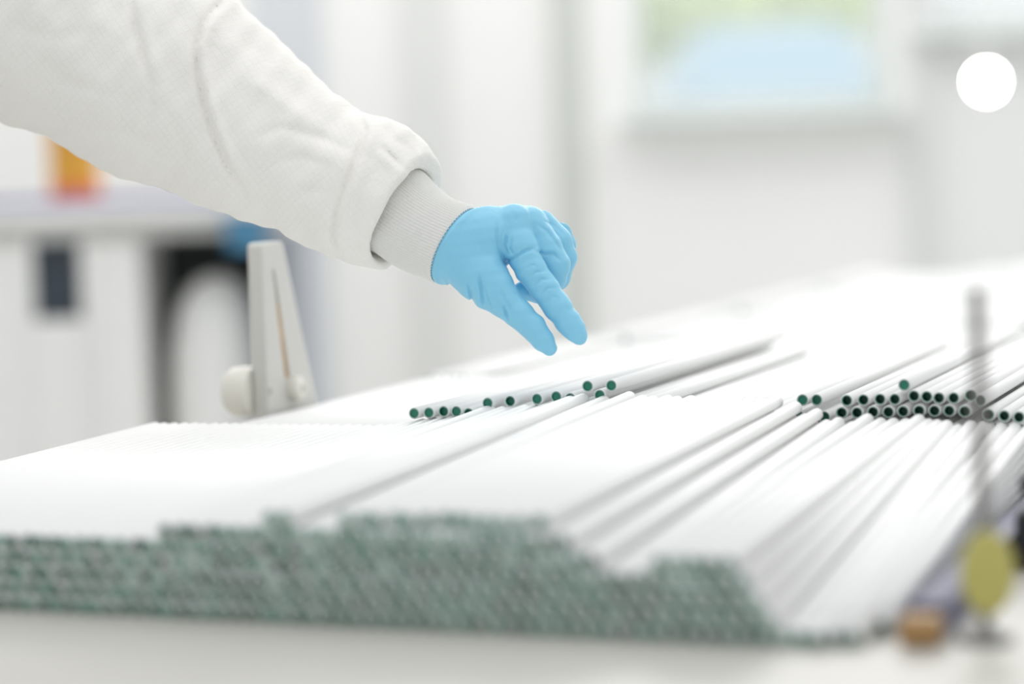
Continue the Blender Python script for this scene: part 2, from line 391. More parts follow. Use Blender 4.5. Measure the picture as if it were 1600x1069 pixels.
def stuff_tubes(name, lst, label, far=False):
    """joined tubes: lst of (r, s, h)"""
    V = []; Fc = []; MI = []; SM = []
    tmpl = {}
    for q in range(4):
        vs = []; fs = []; mi = []; sm = []
        for me, off in ((VARS[q][0], 0), (VARS[q][1], 2)):
            base = len(vs); vs += [v.co[:] for v in me.vertices]
            for p_ in me.polygons: fs.append([i + base for i in p_.vertices]); mi.append(p_.material_index + off); sm.append(p_.use_smooth)
        tmpl[q] = (np.array(vs), fs, mi, sm)
    n = 0
    for (r, s, h, *sl_) in lst:
        v, f, mi, sm = tmpl[random.choice((0, 1, 1, 2))]
        V.append(v + np.array((r, s, h)) + (np.outer(v[:, 1], (0, 0, sl_[0])) if sl_ else 0)); Fc += [[i + n for i in ff] for ff in f]; MI += mi; SM += sm; n += len(v)
    me = bpy.data.meshes.new(name); me.from_pydata(np.concatenate(V).tolist(), [], Fc)
    for m_ in (M_tube, M_rim, M_green, M_plug): me.materials.append(m_)
    me.polygons.foreach_set('material_index', MI); me.polygons.foreach_set('use_smooth', SM); me.update()
    o = link(name, me, None, W(0, 0, 0), (0, 0, ROTZ)); tag(o, label, 'tubes', None, 'stuff')
    return o

# profile of the near stack, measured along its cut ends
S1 = lambda r: 1.668 - .063 * (r + .987) / .657
prof_px = [(0, 828), (235, 838), (243, 812), (400, 808), (412, 792), (438, 792), (444, 812), (520, 812), (535, 786), (850, 790), (862, 828), (893, 838), (903, 862), (970, 868), (985, 888), (1022, 890), (1038, 865), (1172, 868), (1200, 895), (1225, 945), (1262, 968), (1300, 985), (1345, 1008)]
P1 = [at_s(x, y, 1.64) for x, y in prof_px]
P1 = [(-1.255, .066), (-1.0, .064)] + P1[1:]
def interp(P, r): return float(np.interp(r, [a for a, b in P], [b for a, b in P], left=-1, right=-1))
p_, rowh = .0120, .01165
p1_tubes = []
toprow = {}
for j in range(9):
    for i in range(95):
        r = -1.252 + i * p_ + .26 * p_ * j * (1 if j % 8 < 8 else -1) + random.uniform(-.0001, .0001)
        if r > -.3285: continue
        h = RO + .0002 + j * rowh
        if h + RO * .35 > interp(P1, r) + (.004 if j == 0 else 0): continue
        toprow[i] = j; p1_tubes.append((i, j, r, h))
have = {(i, j) for i, j, r, h in p1_tubes}
# a tube needs both tubes under it
p1_tubes = [t for t in p1_tubes if t[1] == 0 or ((t[0], t[1] - 1) in have and ((t[0] + 1, t[1] - 1) in have))]
have = {(i, j) for i, j, r, h in p1_tubes}
FAR = [(-1.255, .068), (-.96, .068), (-.925, .0755), (-.88, .079), (-.85, .0865), (-.82, .089), (-.79, .0905), (-.765, .0955), (-.74, .0985), (-.70, .099), (-.67, .0985), (-.60, .098), (-.56, .094), (-.53, .0868), (-.51, .0805), (-.50, .0795), (-.40, .0785), (-.34, .0765), (-.33, .071), (-.3, .064)]
coltop = {}
for i, j, r, h in p1_tubes:
    if i not in coltop or coltop[i][0] < h: coltop[i] = (h, r)
raw = {i: max(0, interp(FAR, r) - (h + RO)) for i, (h, r) in coltop.items()}
rise = {i: float(np.mean([raw[k] for k in range(i - 1, i + 2) if k in raw])) for i in raw}
def s_of(r, j, top):
    s = S1(r) + random.uniform(-.003, .003)
    if top and -.70 < r < -.56: s += random.uniform(.0, .014)
    return s
ROWN = ['bottom layer', 'second layer', 'third layer', 'fourth layer', 'fifth layer', 'sixth layer', 'seventh layer', 'eighth layer', 'ninth layer']
ind = []; rest = []
for t in p1_tubes:
    i, j, r, h = t
    top = (i, j + 1) not in have or (i - 1, j + 1) not in have
    ind.append((0 if top else 1, -j, r, t, top))
ind.sort(key=lambda q: (q[0], q[1] if q[2] > -1.0 else 99))
# ------ second stack
S2 = 2.345
vis = [(647, 646, 'tube end'), (670, 645, ''), (693, 643, ''), (713, 643, ''), (732, 646, ''), (762, 630, ''), (797, 627, ''), (841, 623, ''), (869, 620, ''), (920, 603, ''), (957, 602, ''), (939, 617, ''), (893, 622, '')]
NV = ['leftmost green-bored tube end in the row below the glove', 'second green-bored tube end from the left in the row below the glove',
      'third green-bored tube end from the left in the row below the glove', 'fourth tube end from the left below the glove, half sunk behind the near stack',
      'fifth tube end from the left below the glove, only its upper edge showing', 'white tube with green bore, first after the gap, below the thumb tip',
      'dark-bored white tube below the thumb tip, second after the gap', 'lone white tube with green bore between the thumb-tip pair and the raised pair', 'barely showing dark tube end just right of the lone green-bored one',
      'left one of the two raised white tubes with bright green bores', 'right one of the two raised bright green-bored tubes, its long white wall visible',
      'dark tube end wedged low between the two raised tubes', 'faint white tube just left of the raised pair']
sp = []
for (x, y, _), lab in zip(vis, NV):
    r, h = at_s(x, y, S2); sp.append((r, h, lab))
ends2 = [(1254, 625), (1276, 625)] + [(1323, 626), (1349, 625), (1375, 624), (1398, 624), (1428, 619), (1448, 620), (1467, 622), (1490, 622), (1516, 618), (1532, 626)] + \
        [(1315, 645), (1339, 645), (1364, 644), (1388, 644), (1411, 643), (1436, 642), (1460, 642), (1483, 642), (1507, 643), (1545, 648), (1569, 650), (1592, 652)] + [(1414, 601)]
ORD = 'first second third fourth fifth sixth seventh eighth ninth tenth eleventh twelfth'.split()
for q, (x, y) in enumerate(ends2):
    r, h = at_s(x, y, S2)
    if q < 2: lab = ['left', 'right'][q] + ' one of the isolated pair of dark tube ends between the glove and the rod'
    elif q == 24: lab = 'single white tube raised above the dark double row of tube ends near the rod'
    elif q < 12: lab = ORD[q - 2] + ' tube end from the glove side in the upper dark row near the rod'
    else: lab = ORD[q - 12] + ' tube end from the glove side in the lower dark row near the rod'
    sp.append((r, h, lab))
P2 = [(-1.185, .066), (-1.16, .068), (-.95, .070), (-.93, .074), (-.86, .084), (-.79, .094), (-.70, .094), (-.67, .090), (-.60, .086), (-.54, .086), (-.52, .086), (-.50, .076), (-.33, .074), (-.25, .066), (-.19, .05), (-.15, .02)]
body2 = []
for j in range(10):
    for i in range(95):
        r = -1.18 + i * p_ + .26 * p_ * (j % 2) + random.uniform(-.0001, .0001); h = RO + .0002 + j * rowh
        if h + RO > interp(P2, r): continue
        if any((r - a) ** 2 + (h - b) ** 2 < (OD * .98) ** 2 for a, b, _ in sp): continue
        body2.append((i, j, r, h))
have2 = {(i, j) for i, j, r, h in body2}
body2.sort(key=lambda t: ((t[0], t[1] + 1) in have2, -t[1]))
def p2_s(): return S2 + random.uniform(.0, .006)
for (r, h, lab) in sp:
    g = None
    if 'dark row near' in lab: g = 'tube ends of the ' + ('upper' if 'upper' in lab else 'lower') + ' row near the rod'
    place_tube(r, S2 - .004 if 'raised' in lab else S2, h, lab, g, var=(0 if 'raised' in lab else (2 if 'dark row' in lab else random.choice((0, 1)))))
top2 = [t for t in body2 if (t[0], t[1] + 1) not in have2]
for (i, j, r, h) in top2[:70]:
    loc = 'left' if r < -.85 else ('middle' if r < -.55 else 'right')
    g = {'left': 'next to the white bracket', 'middle': 'under the glove', 'right': 'beyond the rod'}[loc]
    place_tube(r, p2_s() + .004, h, 'long white tube on top of the second stack, ' + g, 'tubes on top of the second stack ' + g, var=1)
used = set((t[0], t[1]) for t in top2[:70])
stuff_tubes('tube_stack_core', [(r, p2_s() + .006, h) for (i, j, r, h) in body2 if (i, j) not in used], 'white tubes buried inside the second stack behind the near one')
# near stack, individual tubes
room_left = 300 - n_ind
for q, (a_, b_, r, t, top) in enumerate(ind):
    i, j, r, h = t
    if q < room_left:
        sect = 'left third' if r < -.80 else ('middle third' if r < -.58 else 'right third')
        kind_ = 'uppermost' if top else ROWN[j]
        if top: lab = 'long white tube on the surface of the near stack, in its %s' % sect; g = 'surface tubes of the near stack, ' + sect
        else: lab = 'blurred green-bored white tube in the %s of the near stack, %s' % (ROWN[j], sect); g = '%s of the near stack, %s' % (ROWN[j], sect)
        if len(lab.split()) > 16: print('LONG', lab)
        place_tube(r, s_of(r, j, top), h, lab, g, var=(random.choice((0, 3, 3)) if -.80 < r < -.56 and j > 4 else None), pitch=math.atan(rise[i] / LT))
    else: rest.append((r, S1(r) + random.uniform(-.002, .002), h, rise[i] / LT))
fan = []
for r in (-.3310, -.3420, -.3540, -.3660, -.3780, -.3900):
    for k_ in range(7):
        hh = RO + .0002 + .0012 * k_
        if k_ == 0 or r > -.37: fan.append((r, S1(r) + .006 * k_ + (.05 if r > -.335 else .01), hh, max(0, k_ * rowh * .86 - .0012 * k_) / LT))
rest += fan
stuff_tubes('lower_tube_layers', rest, 'green-bored white tubes filling the lower layers of the near stack')
print('INDIVIDUAL', n_ind, 'rest', len(rest), 'body2', len(body2), 'top2', len(top2))
# far stacks
front2 = [(t[2], t[3] + RO - .002) for t in top2]
for q, s0 in enumerate((S2 + .735, S2 + 1.46, S2 + 2.19, S2 + 2.92)):
    lst = []
    for j in range(8):
        for i in range(95):
            r = -1.20 + i * p_ + .5 * p_ * (j % 2)
            if r > -.12: continue
            hmax = .0845 + (.004 * math.sin(r * 9 + q * 2) if q > 1 else 0)
            hmax = min(.083, min(hh for rr2, hh in front2 if abs(rr2 - r) < .02) if r < -.2 else .05)
            if r < -1.15: hmax = .06
            h = RO + .0002 + j * rowh
            if h + RO > hmax: continue
            lst.append((r, s0 + random.uniform(-.004, .006), h))
    stuff_tubes('far_tube_stack', lst, 'out-of-focus white tube stack ' + ['just beyond the second stack', 'in the fourth stack of the table', 'in the fifth stack of the table', 'at the far end of the table'][q])

# ------------------------------------------------------------------ white bracket at the left edge of the second stack
rp = -1.203
br = empty('slotted_bracket', W(rp, 2.62, 0), ROTZ); tag(br, 'tapered white slotted bracket with round knob at the edge of the tubes', 'bracket')
s_a, _ = at_r(398, 640, rp); s_t1, h_t = at_r(398, 382, rp); s_t2, _ = at_r(430, 382, rp); s_b, h_b = at_r(481, 617, rp)
s_0 = s_t1 - .0
slope = (s_b - s_t2) / (h_t - h_b); s_bot = s_t2 + slope * h_t
sl_t = at_r(416, 420, rp); sl_b = at_r(439, 592, rp); sc_ = at_r(445, 607, rp)
cu = bpy.data.curves.new('plate', 'CURVE'); cu.dimensions = '2D'; cu.fill_mode = 'BOTH'; cu.extrude = .0075; cu.bevel_depth = .0014; cu.bevel_resolution = 2
def spl(pts):
    s = cu.splines.new('POLY'); s.points.add(len(pts) - 1); s.use_cyclic_u = True
    for q, (a, b) in zip(s.points, pts): q.co = (a - 2.62, b, 0, 1)
def rounded(pts, rad, n=4):
    out = []
    for i in range(len(pts)):
        p0, p1, p2 = Vector(pts[i - 1]), Vector(pts[i]), Vector(pts[(i + 1) % len(pts)])
        a = p1 + (p0 - p1).normalized() * rad; b = p1 + (p2 - p1).normalized() * rad
        for k_ in range(n + 1):
            t = k_ / n; out.append(tuple((1 - t) ** 2 * a + 2 * t * (1 - t) * p1 + t * t * b))
    return out
spl(rounded([(s_0, 0.0), (s_bot, 0.0), (s_t2, h_t), (s_0, h_t)], .006))
ws = .0075
spl(rounded([(sl_t[0] - ws * .55, sl_t[1]), (sl_t[0] + ws * .55, sl_t[1]), (sl_b[0] + ws, sl_b[1]), (sl_b[0] - ws, sl_b[1])], .002)[::-1])
co = bpy.data.objects.new('tmp', cu); COL.objects.link(co)
me = bpy.data.meshes.new_from_object(co.evaluated_get(bpy.context.evaluated_depsgraph_get())); bpy.data.objects.remove(co)
me.materials.clear(); me.materials.append(M_wplastic)
# curve plane (x, y) -> (along s = local Y, up = local Z); thickness -> local X (across)
me.transform(Matrix(((0, 0, 1, 0), (1, 0, 0, 0), (0, 1, 0, 0), (0, 0, 0, 1))))
plate = link('plate', me, br)
dm = MB(); a = Vector((-.004, sl_t[0] - 2.62, sl_t[1] - .045)); a2 = Vector((-.004, sl_b[0] - 2.62, sl_b[1]))
dt = (a2 - a).normalized()
MB().tube(Vector((.0040, sl_t[0] - 2.62 + .009, sl_t[1] - .040)), Vector((.0040, sl_b[0] - 2.62, sl_b[1])), .0048, 10).build('amber_guide_rod', M_amber, br, True)
dm.box((-.0068, (sl_t[0] + sl_b[0]) / 2 - 2.62, (sl_t[1] + sl_b[1]) / 2), (.001, .05, sl_t[1] - sl_b[1] + .01)).build('slot_backing', M_slot, br)
RX = Matrix.Rotation(math.pi / 2, 4, 'Y')
cen = Matrix.Translation((0, sc_[0] - 2.62, sc_[1]))
wh = MB().lathe([(.0, .020), (.004, .020), (.005, .023), (.0105, .0225), (.0135, .019), (.0135, .0095), (0, .0095)], 28, cen @ RX).build('screw', M_knob, br, True)
MB().lathe([(0, .0205), (.0042, .0205), (.0042, .0225), (.0035, .0232), (0, .0232)], 6, cen @ RX).build('screw_recess', M_steel, br)
kc = at_r(372, 612, rp - .03)
cen2 = Matrix.Translation((0, kc[0] - 2.62, kc[1]))
MB().lathe([(0, -.010), (.026, -.010), (.0275, -.013), (.0285, -.020), (.027, -.034), (.022, -.041), (.016, -.044), (0, -.044)], 40, cen2 @ RX).build('knob', M_knob, br, True)
MB().lathe([(0, -.0445), (.009, -.0445), (.009, -.047), (0, -.047)], 20, cen2 @ RX).build('knob_cap', M_wallg, br, True)
cross = MB().tube((-.045, kc[0] - 2.62, kc[1]), (.01, kc[0] - 2.62, kc[1]), .004, 12).build('bolt', M_steel, br, True)

# ------------------------------------------------------------------ right hand side: rail, caps, rod
rr_, ss_ = at_h(1500, 925, .012)
rail = empty('side_rail', W(rr_, 1.7, 0), ROTZ); tag(rail, 'low violet-blue side rail along the right edge of the near stack', 'rail')
sA = at_h(1418, 985, .012)[1]
ra0 = -.3125 - rr_
MB().box((ra0 + .012, (sA + .035 + 2.34) / 2 - 1.7, .012), (.024, 2.34 - sA - .035, .024), .003).build('rail_body', M_blue, rail)
MB().box((ra0 + .012, sA + .012 - 1.7, .011), (.026, .03, .018), .004).build('orange_end_cap', M_orange, rail)
MB().box((ra0 + .012, 2.34 + .02 - 1.7, .016), (.03, .03, .032), .004).build('end_stop', M_blue, rail)
rb, sb_ = at_h(1606, 822, .03)
bk = empty('black_clamp', W(max(rb, -.27), sb_, 0), ROTZ); tag(bk, 'black clamp block beside the violet rail at the right edge of frame', 'clamp')
MB().box((0, 0, .0225), (.03, .06, .045), .005).build('clamp_body', M_black, bk)
MB().lathe([(0, .045), (.006, .045), (.006, .055), (.014, .056), (.015, .066), (.012, .07), (0, .07)], 20).build('clamp_knob', M_black, bk, True)
rb, sb_ = at_h(1541, 1003, 0)
rod = empty('rod_stand', W(rb, sb_, 0), ROTZ); tag(rod, 'thin upright grey rod with yellow disc standing in front of the tubes', 'stand')
_, ht = at_s(1520, 450, sb_)
MB().lathe([(0, 0), (.018, 0), (.018, .004), (.008, .007), (.0036, .010), (0, .010)], 24).build('base', M_rod, rod, True)
MB().lathe([(0, .009), (.0044, .009), (.0044, ht - .001), (.0034, ht), (0, ht)], 16, Matrix.Rotation(math.radians(-.3), 4, 'Y')).build('pole', M_rod, rod, True)
_, hy = at_s(1550, 893, sb_)
Mr = Matrix.Translation((.003, -.007, hy)) @ Matrix.Rotation(math.radians(26), 4, 'Z') @ Matrix.Rotation(math.pi / 2, 4, 'X')
MB().lathe([(0, -.004), (.020, -.004), (.0265, -.003), (.028, 0), (.0265, .003), (.020, .004), (0, .004)], 36, Mr @ Matrix.Scale(.66, 4, (1, 0, 0))).build('yellow_disc', M_yellow, rod, True)
MB().lathe([(0, -.006), (.007, -.006), (.007, .006), (0, .006)], 20, Matrix.Translation((0, 0, hy))).build('collar', M_rod, rod, True)

# ------------------------------------------------------------------ soft-body modelling: distance fields meshed with surface nets
def surface_nets(D, origin, step):
    S = D < 0
    nx, ny, nz = D.shape
    acc = np.zeros((nx - 1, ny - 1, nz - 1, 3), np.float32); cnt = np.zeros((nx - 1, ny - 1, nz - 1), np.float32)
    def sl(ax, o): return tuple(slice(o[k], D.shape[k] - 1 + o[k]) for k in range(3))
    for ax in range(3):
        for a in (0, 1):
            for b in (0, 1):
                o = [0, 0, 0]; oth = [k for k in range(3) if k != ax]; o[oth[0]] = a; o[oth[1]] = b
                o2 = list(o); o2[ax] = 1
                d0 = D[sl(ax, o)]; d1 = D[sl(ax, o2)]
                m_ = (d0 < 0) != (d1 < 0)
                t = np.where(m_, d0 / np.where(m_, d0 - d1, 1), 0)
                acc[..., ax] += t
                acc[..., oth[0]] += m_ * a; acc[..., oth[1]] += m_ * b
                cnt += m_
    act = cnt > 0
    idx = -np.ones(act.shape, np.int64); idx[act] = np.arange(act.sum())
    ii = np.argwhere(act)
    V = (ii + acc[act] / cnt[act][:, None]) * step + np.array(origin)
    Q = []
    for ax in range(3):
        oth = [k for k in range(3) if k != ax]
        s0 = [slice(None)] * 3; s1 = [slice(None)] * 3; s0[ax] = slice(0, -1); s1[ax] = slice(1, None)
        a = S[tuple(s0)]; b = S[tuple(s1)]
        e = np.argwhere(a != b); e = e[(e[:, oth[0]] > 0) & (e[:, oth[1]] > 0) & (e[:, oth[0]] < D.shape[oth[0]] - 1) & (e[:, oth[1]] < D.shape[oth[1]] - 1)]
        if len(e) == 0: continue
        ins = a[tuple(e.T)]
        def g(da, db):
            f = e.copy(); f[:, oth[0]] -= da; f[:, oth[1]] -= db; return idx[tuple(f.T)]
        q = np.stack([g(1, 1), g(0, 1), g(0, 0), g(1, 0)], 1)
        flip = ins if ax != 1 else ~ins
        q[~flip] = q[~flip][:, ::-1]
        Q.append(q)
    return V, np.concatenate(Q)
def cone(P, a, b, r1, r2, sq=None):
    a = np.array(a, np.float32); b = np.array(b, np.float32); ba = b - a; L = float(ba @ ba)
    t = np.clip(((P[0] - a[0]) * ba[0] + (P[1] - a[1]) * ba[1] + (P[2] - a[2]) * ba[2]) / L, 0, 1)
    dz = (P[2] - a[2] - t * ba[2])
    if sq: dz = dz * sq
    return np.sqrt((P[0] - a[0] - t * ba[0]) ** 2 + (P[1] - a[1] - t * ba[1]) ** 2 + dz ** 2) - (r1 + (r2 - r1) * t)
def smin(a, b, k):
    h = np.clip(.5 + .5 * (b - a) / k, 0, 1); return b + (a - b) * h - k * h * (1 - h)
def smax(a, b, k): return -smin(-a, -b, k)
def chain(P, pts, k, sq=None):
    d = None
    for p0, p1 in zip(pts, pts[1:]):
        c = cone(P, p0[:3], p1[:3], p0[3], p1[3], sq); d = c if d is None else smin(d, c, k)
    return d
def seg2(U, V, pts):
    """distance to a polyline in the (u, v) plane, and side sign (+ on its right when walking)"""
    best = np.full(U.shape, 1e9, np.float32); sg = np.zeros(U.shape, np.float32); tt = np.zeros(U.shape, np.float32); n = len(pts) - 1
    for q, ((x0, y0), (x1_, y1_)) in enumerate(zip(pts, pts[1:])):
        dx, dy = x1_ - x0, y1_ - y0; L = dx * dx + dy * dy
        t = np.clip(((U - x0) * dx + (V - y0) * dy) / L, 0, 1)
        ex = U - x0 - t * dx; ey = V - y0 - t * dy; d = np.hypot(ex, ey)
        m_ = d < best; best[m_] = d[m_]; sg[m_] = np.sign(dx * ey - dy * ex)[m_]; tt[m_] = ((q + t) / n)[m_]
    return best, sg, tt
def creases(U, V, lst):
    out = np.zeros(U.shape, np.float32)
    for pts, amp, sig, ridge in lst:
        d, sg, t = seg2(U, V, pts)
        end = np.clip(np.sin(np.pi * np.clip(t, .02, .98)), 0, 1) ** .5
        out += amp * end * np.exp(-(d / sig) ** 2)
        if ridge: out -= abs(ridge) * end * np.exp(-((d - 2.6 * sig) / (2.0 * sig)) ** 2) * (sg == np.sign(ridge))
    return out
KP = 2.45 / F                                            # metres per unit of the arm's local frame
O0 = CAM + fwd * 2.45
def to_world(V): 
    V = np.asarray(V, float); u = (V[:, 0] - 800) * KP; v = (V[:, 1] - 534.5) * KP; w = V[:, 2] * KP
    # follow the line of sight a little so that depth does not shift the outline
    f_ = (2.45 + w) / 2.45
    return np.array(CAM)[None] + (np.array(CR)[None] * u[:, None] + np.array(CD)[None] * v[:, None]) * f_[:, None] + np.array(fwd)[None] * (2.45 + w)[:, None]
def sdf_mesh(name, fn, lo, hi, step, m, parent, world=False, smooth_it=1):
    ax = [np.arange(lo[k], hi[k] + step, step, dtype=np.float32) for k in range(3)]
    P = np.meshgrid(*ax, indexing='ij')
    D = fn(P).astype(np.float32)
    D[D == 0] = 1e-4
    V, Q = surface_nets(D, lo, step)
    if not world: V = to_world(V)
    me = bpy.data.meshes.new(name); me.from_pydata(V.tolist(), [], Q.tolist()); me.update()
    bm = bmesh.new(); bm.from_mesh(me)
    for _ in range(smooth_it): bmesh.ops.smooth_vert(bm, verts=bm.verts, factor=.5, use_axis_x=True, use_axis_y=True, use_axis_z=True)
    bmesh.ops.recalc_face_normals(bm, faces=bm.faces)
    bm.to_mesh(me); bm.free(); me.shade_smooth(); me.materials.append(m)
    o = link(name, me, parent)
    return o

prs = bpy.data.objects.new('person', None); COL.objects.link(prs)
bx, by = -.86, 2.75
prs.location = (0, 0, 0)
tag(prs, 'person in a white cleanroom coverall reaching a blue-gloved hand over the tubes', 'person')

# ---- axis of the forearm
A = np.array((.793, .453, -.407)); A /= np.linalg.norm(A)
B1 = np.array((.496, -.868, 0)); B1 = B1 - A * (B1 @ A); B1 /= np.linalg.norm(B1); B2 = np.cross(A, B1)      # B1 = up-right across the sleeve
# ---- glove
def glove_sdf(P):
    U, V, Wd = P
    palm = chain(P, [(672, 368, 22, 58), (704, 380, 14, 59), (748, 376, 14, 54), (800, 361, 24, 41)], 16, .95)
    palm = smin(palm, chain(P, [(735, 378, 40, 44), (790, 360, 50, 36), (836, 356, 60, 26)], 12), 14)
    thumb = chain(P, [(728, 408, -6, 46), (752, 432, -18, 40), (770, 452, -26, 33), (788, 470, -31, 26)], 10)
    th2 = chain(P, [(788, 470, -31, 26), (811, 491, -37, 22), (833, 512, -41, 20), (848, 531, -43, 17), (858, 544, -43, 12.5)], 6)
    d = smin(palm, thumb, 12); d = smin(d, th2, 6)
    index = chain(P, [(800, 353, 4, 30), (812, 385, -12, 27), (830, 423, -22, 24), (851, 452, -28, 22.5), (871, 480, -33, 21.5), (889, 505, -37, 19.5), (899, 518, -39, 16.5), (906, 527, -39, 12)], 6)
    mid = chain(P, [(826, 352, 26, 31), (850, 388, 18, 27), (866, 414, 16, 24.5), (864, 434, 26, 21)], 6)
    mid = smin(mid, chain(P, [(864, 434, 26, 21), (842, 456, 38, 18), (816, 454, 44, 14.5)], 4), 5)
    ring = chain(P, [(842, 352, 50, 27), (870, 378, 50, 23.5), (880, 402, 52, 21), (872, 434, 58, 18), (844, 458, 62, 14)], 6)
    pink = chain(P, [(846, 350, 72, 24), (872, 360, 78, 20), (882, 382, 82, 17.5), (876, 420, 88, 15), (850, 444, 90, 12)], 5)
    fing = smin(smin(smin(index, mid, 2.0), ring, 2.0), pink, 2.0)
    d = smin(d, fing, 5)
    # bump of the first knuckle
    d = smin(d, cone(P, (806, 344, 4), (822, 352, 16), 24, 22), 12)
    front = 1 / (1 + np.exp((Wd - 30) / 10))
    cr = creases(U, V, [
        ([(776, 352), (777, 375), (783, 398), (790, 412)], 4.5, 3.0, -1.6),
        ([(790, 410), (806, 401), (822, 391), (834, 388)], 4.5, 2.6, 1.2),
        ([(836, 392), (850, 397), (864, 396), (876, 408)], 3.5, 2.6, -1.2),
        ([(785, 362), (783, 380), (789, 396)], 3.4, 2.2, 0), ([(792, 366), (788, 384), (795, 398)], 3.0, 2.2, 0), ([(800, 372), (796, 388), (802, 398)], 2.6, 2.2, 0),
        ([(700, 440), (708, 455), (722, 466)], 4.5, 2.4, 1), ([(730, 440), (734, 455), (738, 470), (742, 478)], 4.5, 2.4, -1.5), ([(748, 430), (752, 452), (755, 478)], 5.0, 2.5, 1.5),
        ([(754, 445), (762, 466), (770, 482)], 3.2, 2.2, 0), ([(786, 476), (790, 488), (794, 500)], 4.2, 2.2, 1), ([(782, 450), (790, 470), (800, 486)], 2.4, 2.6, 0),
        ([(820, 420), (832, 414), (840, 416)], 2.0, 2.0, 0), ([(826, 434), (838, 425), (850, 424)], 2.2, 2.0, .8), ([(832, 448), (846, 436), (858, 437)], 2.2, 2.0, .8), ([(844, 460), (856, 450), (866, 450)], 2.0, 2.0, .6),
        ([(850, 474), (862, 462), (872, 466)], 1.6, 2.0, 0), ([(812, 440), (822, 452), (828, 462)], 1.6, 2.0, 0),
        ([(842, 352), (856, 362), (866, 376), (876, 392)], 2.8, 2.4, -1), ([(850, 345), (868, 354), (884, 370)], 2.0, 2.2, 0),
        ([(690, 380), (700, 400), (706, 425)], 1.2, 4, 0), ([(800, 330), (806, 345), (804, 362)], 1.2, 4, 0)])
    d = d + cr * front * np.exp(-(d / 14) ** 2)
    d = d + .5 * np.sin(U * .12 + V * .21) * np.sin(V * .16 - U * .07) * front
    # cut square at the wrist, inside the knitted cuff
    axu, axv, axw = .793, .453, -.407
    a = (U - 700) * axu + (V - 380) * axv + Wd * axw
    b1 = (U - 700) * B1[0] + (V - 380) * B1[1] + (Wd - 12) * B1[2]; b2 = (U - 700) * B2[0] + (V - 380) * B2[1] + (Wd - 12) * B2[2]
    lim = np.sqrt((b1 - 2.5) ** 2 + (b2 / .86) ** 2) - (63.5 + np.maximum(0, a - 8) * 1.1)
    # fill up to the cuff so that the glove leaves it flush
    plug = smax(np.sqrt((b1 - 2.5) ** 2 + (b2 / .86) ** 2) - 63.5, a - 14, 3)
    d = smax(smin(d, plug, 12), lim, 3)
    return smax(d, -(a + 8), 3)
glove = sdf_mesh('glove', glove_sdf, (650, 290, -98), (935, 575, 122), 1.4, M_glove, prs)
glove['label'] = 'sky blue nitrile glove with bent fingers, thumb and forefinger pointing down'

# ---- knitted cuff (real ribs)
def cuff():
    prof = [(-175, 66, 2), (-150, 70, 2), (-120, 74, 2), (-90, 72, 0), (-65, 69, -2), (-40, 66.5, -2), (-15, 65.5, 0), (3, 66, 2), (9, 66.5, 2.5), (11, 65.5, 2.5), (9, 62.5, 2.5), (-20, 61.5, 2)]
    fa = np.linspace(0, len(prof) - 1, 70); pr = np.array(prof, float)
    pa = np.stack([np.interp(fa, range(len(prof)), pr[:, k]) for k in range(3)], 1)
    n = 760; th = np.arange(n) * 2 * math.pi / n; V = []
    ribs = 84
    for q, (a, r, off) in enumerate(pa):
        fade = 1.0 if fa[q] < 8 else 0.0
        rr = r + fade * 1.4 * np.cos(ribs * th)
        rr = rr + (1.6 * np.sin(3 * th + a * .05) + 2.2 * np.exp(-((a + 100) / 14) ** 2) * np.cos(5 * th)) * (1 if a < -20 else .4)
        c = np.array((700, 380, 12.)) + A * a + B1 * off
        V.append(c[None] + (B1[None] * (rr * np.cos(th))[:, None] + B2[None] * (rr * .86 * np.sin(th))[:, None]))
    V = np.concatenate(V); Q = []
    for q in range(len(pa) - 1):
        i = np.arange(n); j = (i + 1) % n; Q.append(np.stack([q * n + i, q * n + j, (q + 1) * n + j, (q + 1) * n + i], 1))
    me = bpy.data.meshes.new('knitted_cuff'); me.from_pydata(to_world(V).tolist(), [], np.concatenate(Q).tolist()); me.update(); me.shade_smooth(); me.materials.append(M_knit)
    o = link('knitted_cuff', me, prs); o['label'] = 'pale grey ribbed knit cuff over the glove'
    # stitched edge: row of little loops
    bm = bmesh.new()
    for k_ in range(130):
        t = 2 * math.pi * k_ / 130
        c = np.array((700, 380, 12.)) + A * (11 + 1.2 * (k_ % 2)) + B1 * 2.5 + B1 * 65.5 * math.cos(t) + B2 * 65.5 * .86 * math.sin(t)
        p = to_world(c[None])[0]
        bmesh.ops.create_icosphere(bm, subdivisions=1, radius=.00085, matrix=Matrix.Translation(p))
    me = bpy.data.meshes.new('cuff_stitching'); bm.to_mesh(me); bm.free(); me.shade_smooth(); me.materials.append(M_thread)
    s_ = link('cuff_stitching', me, o); s_['kind'] = 'stuff'
cuff()

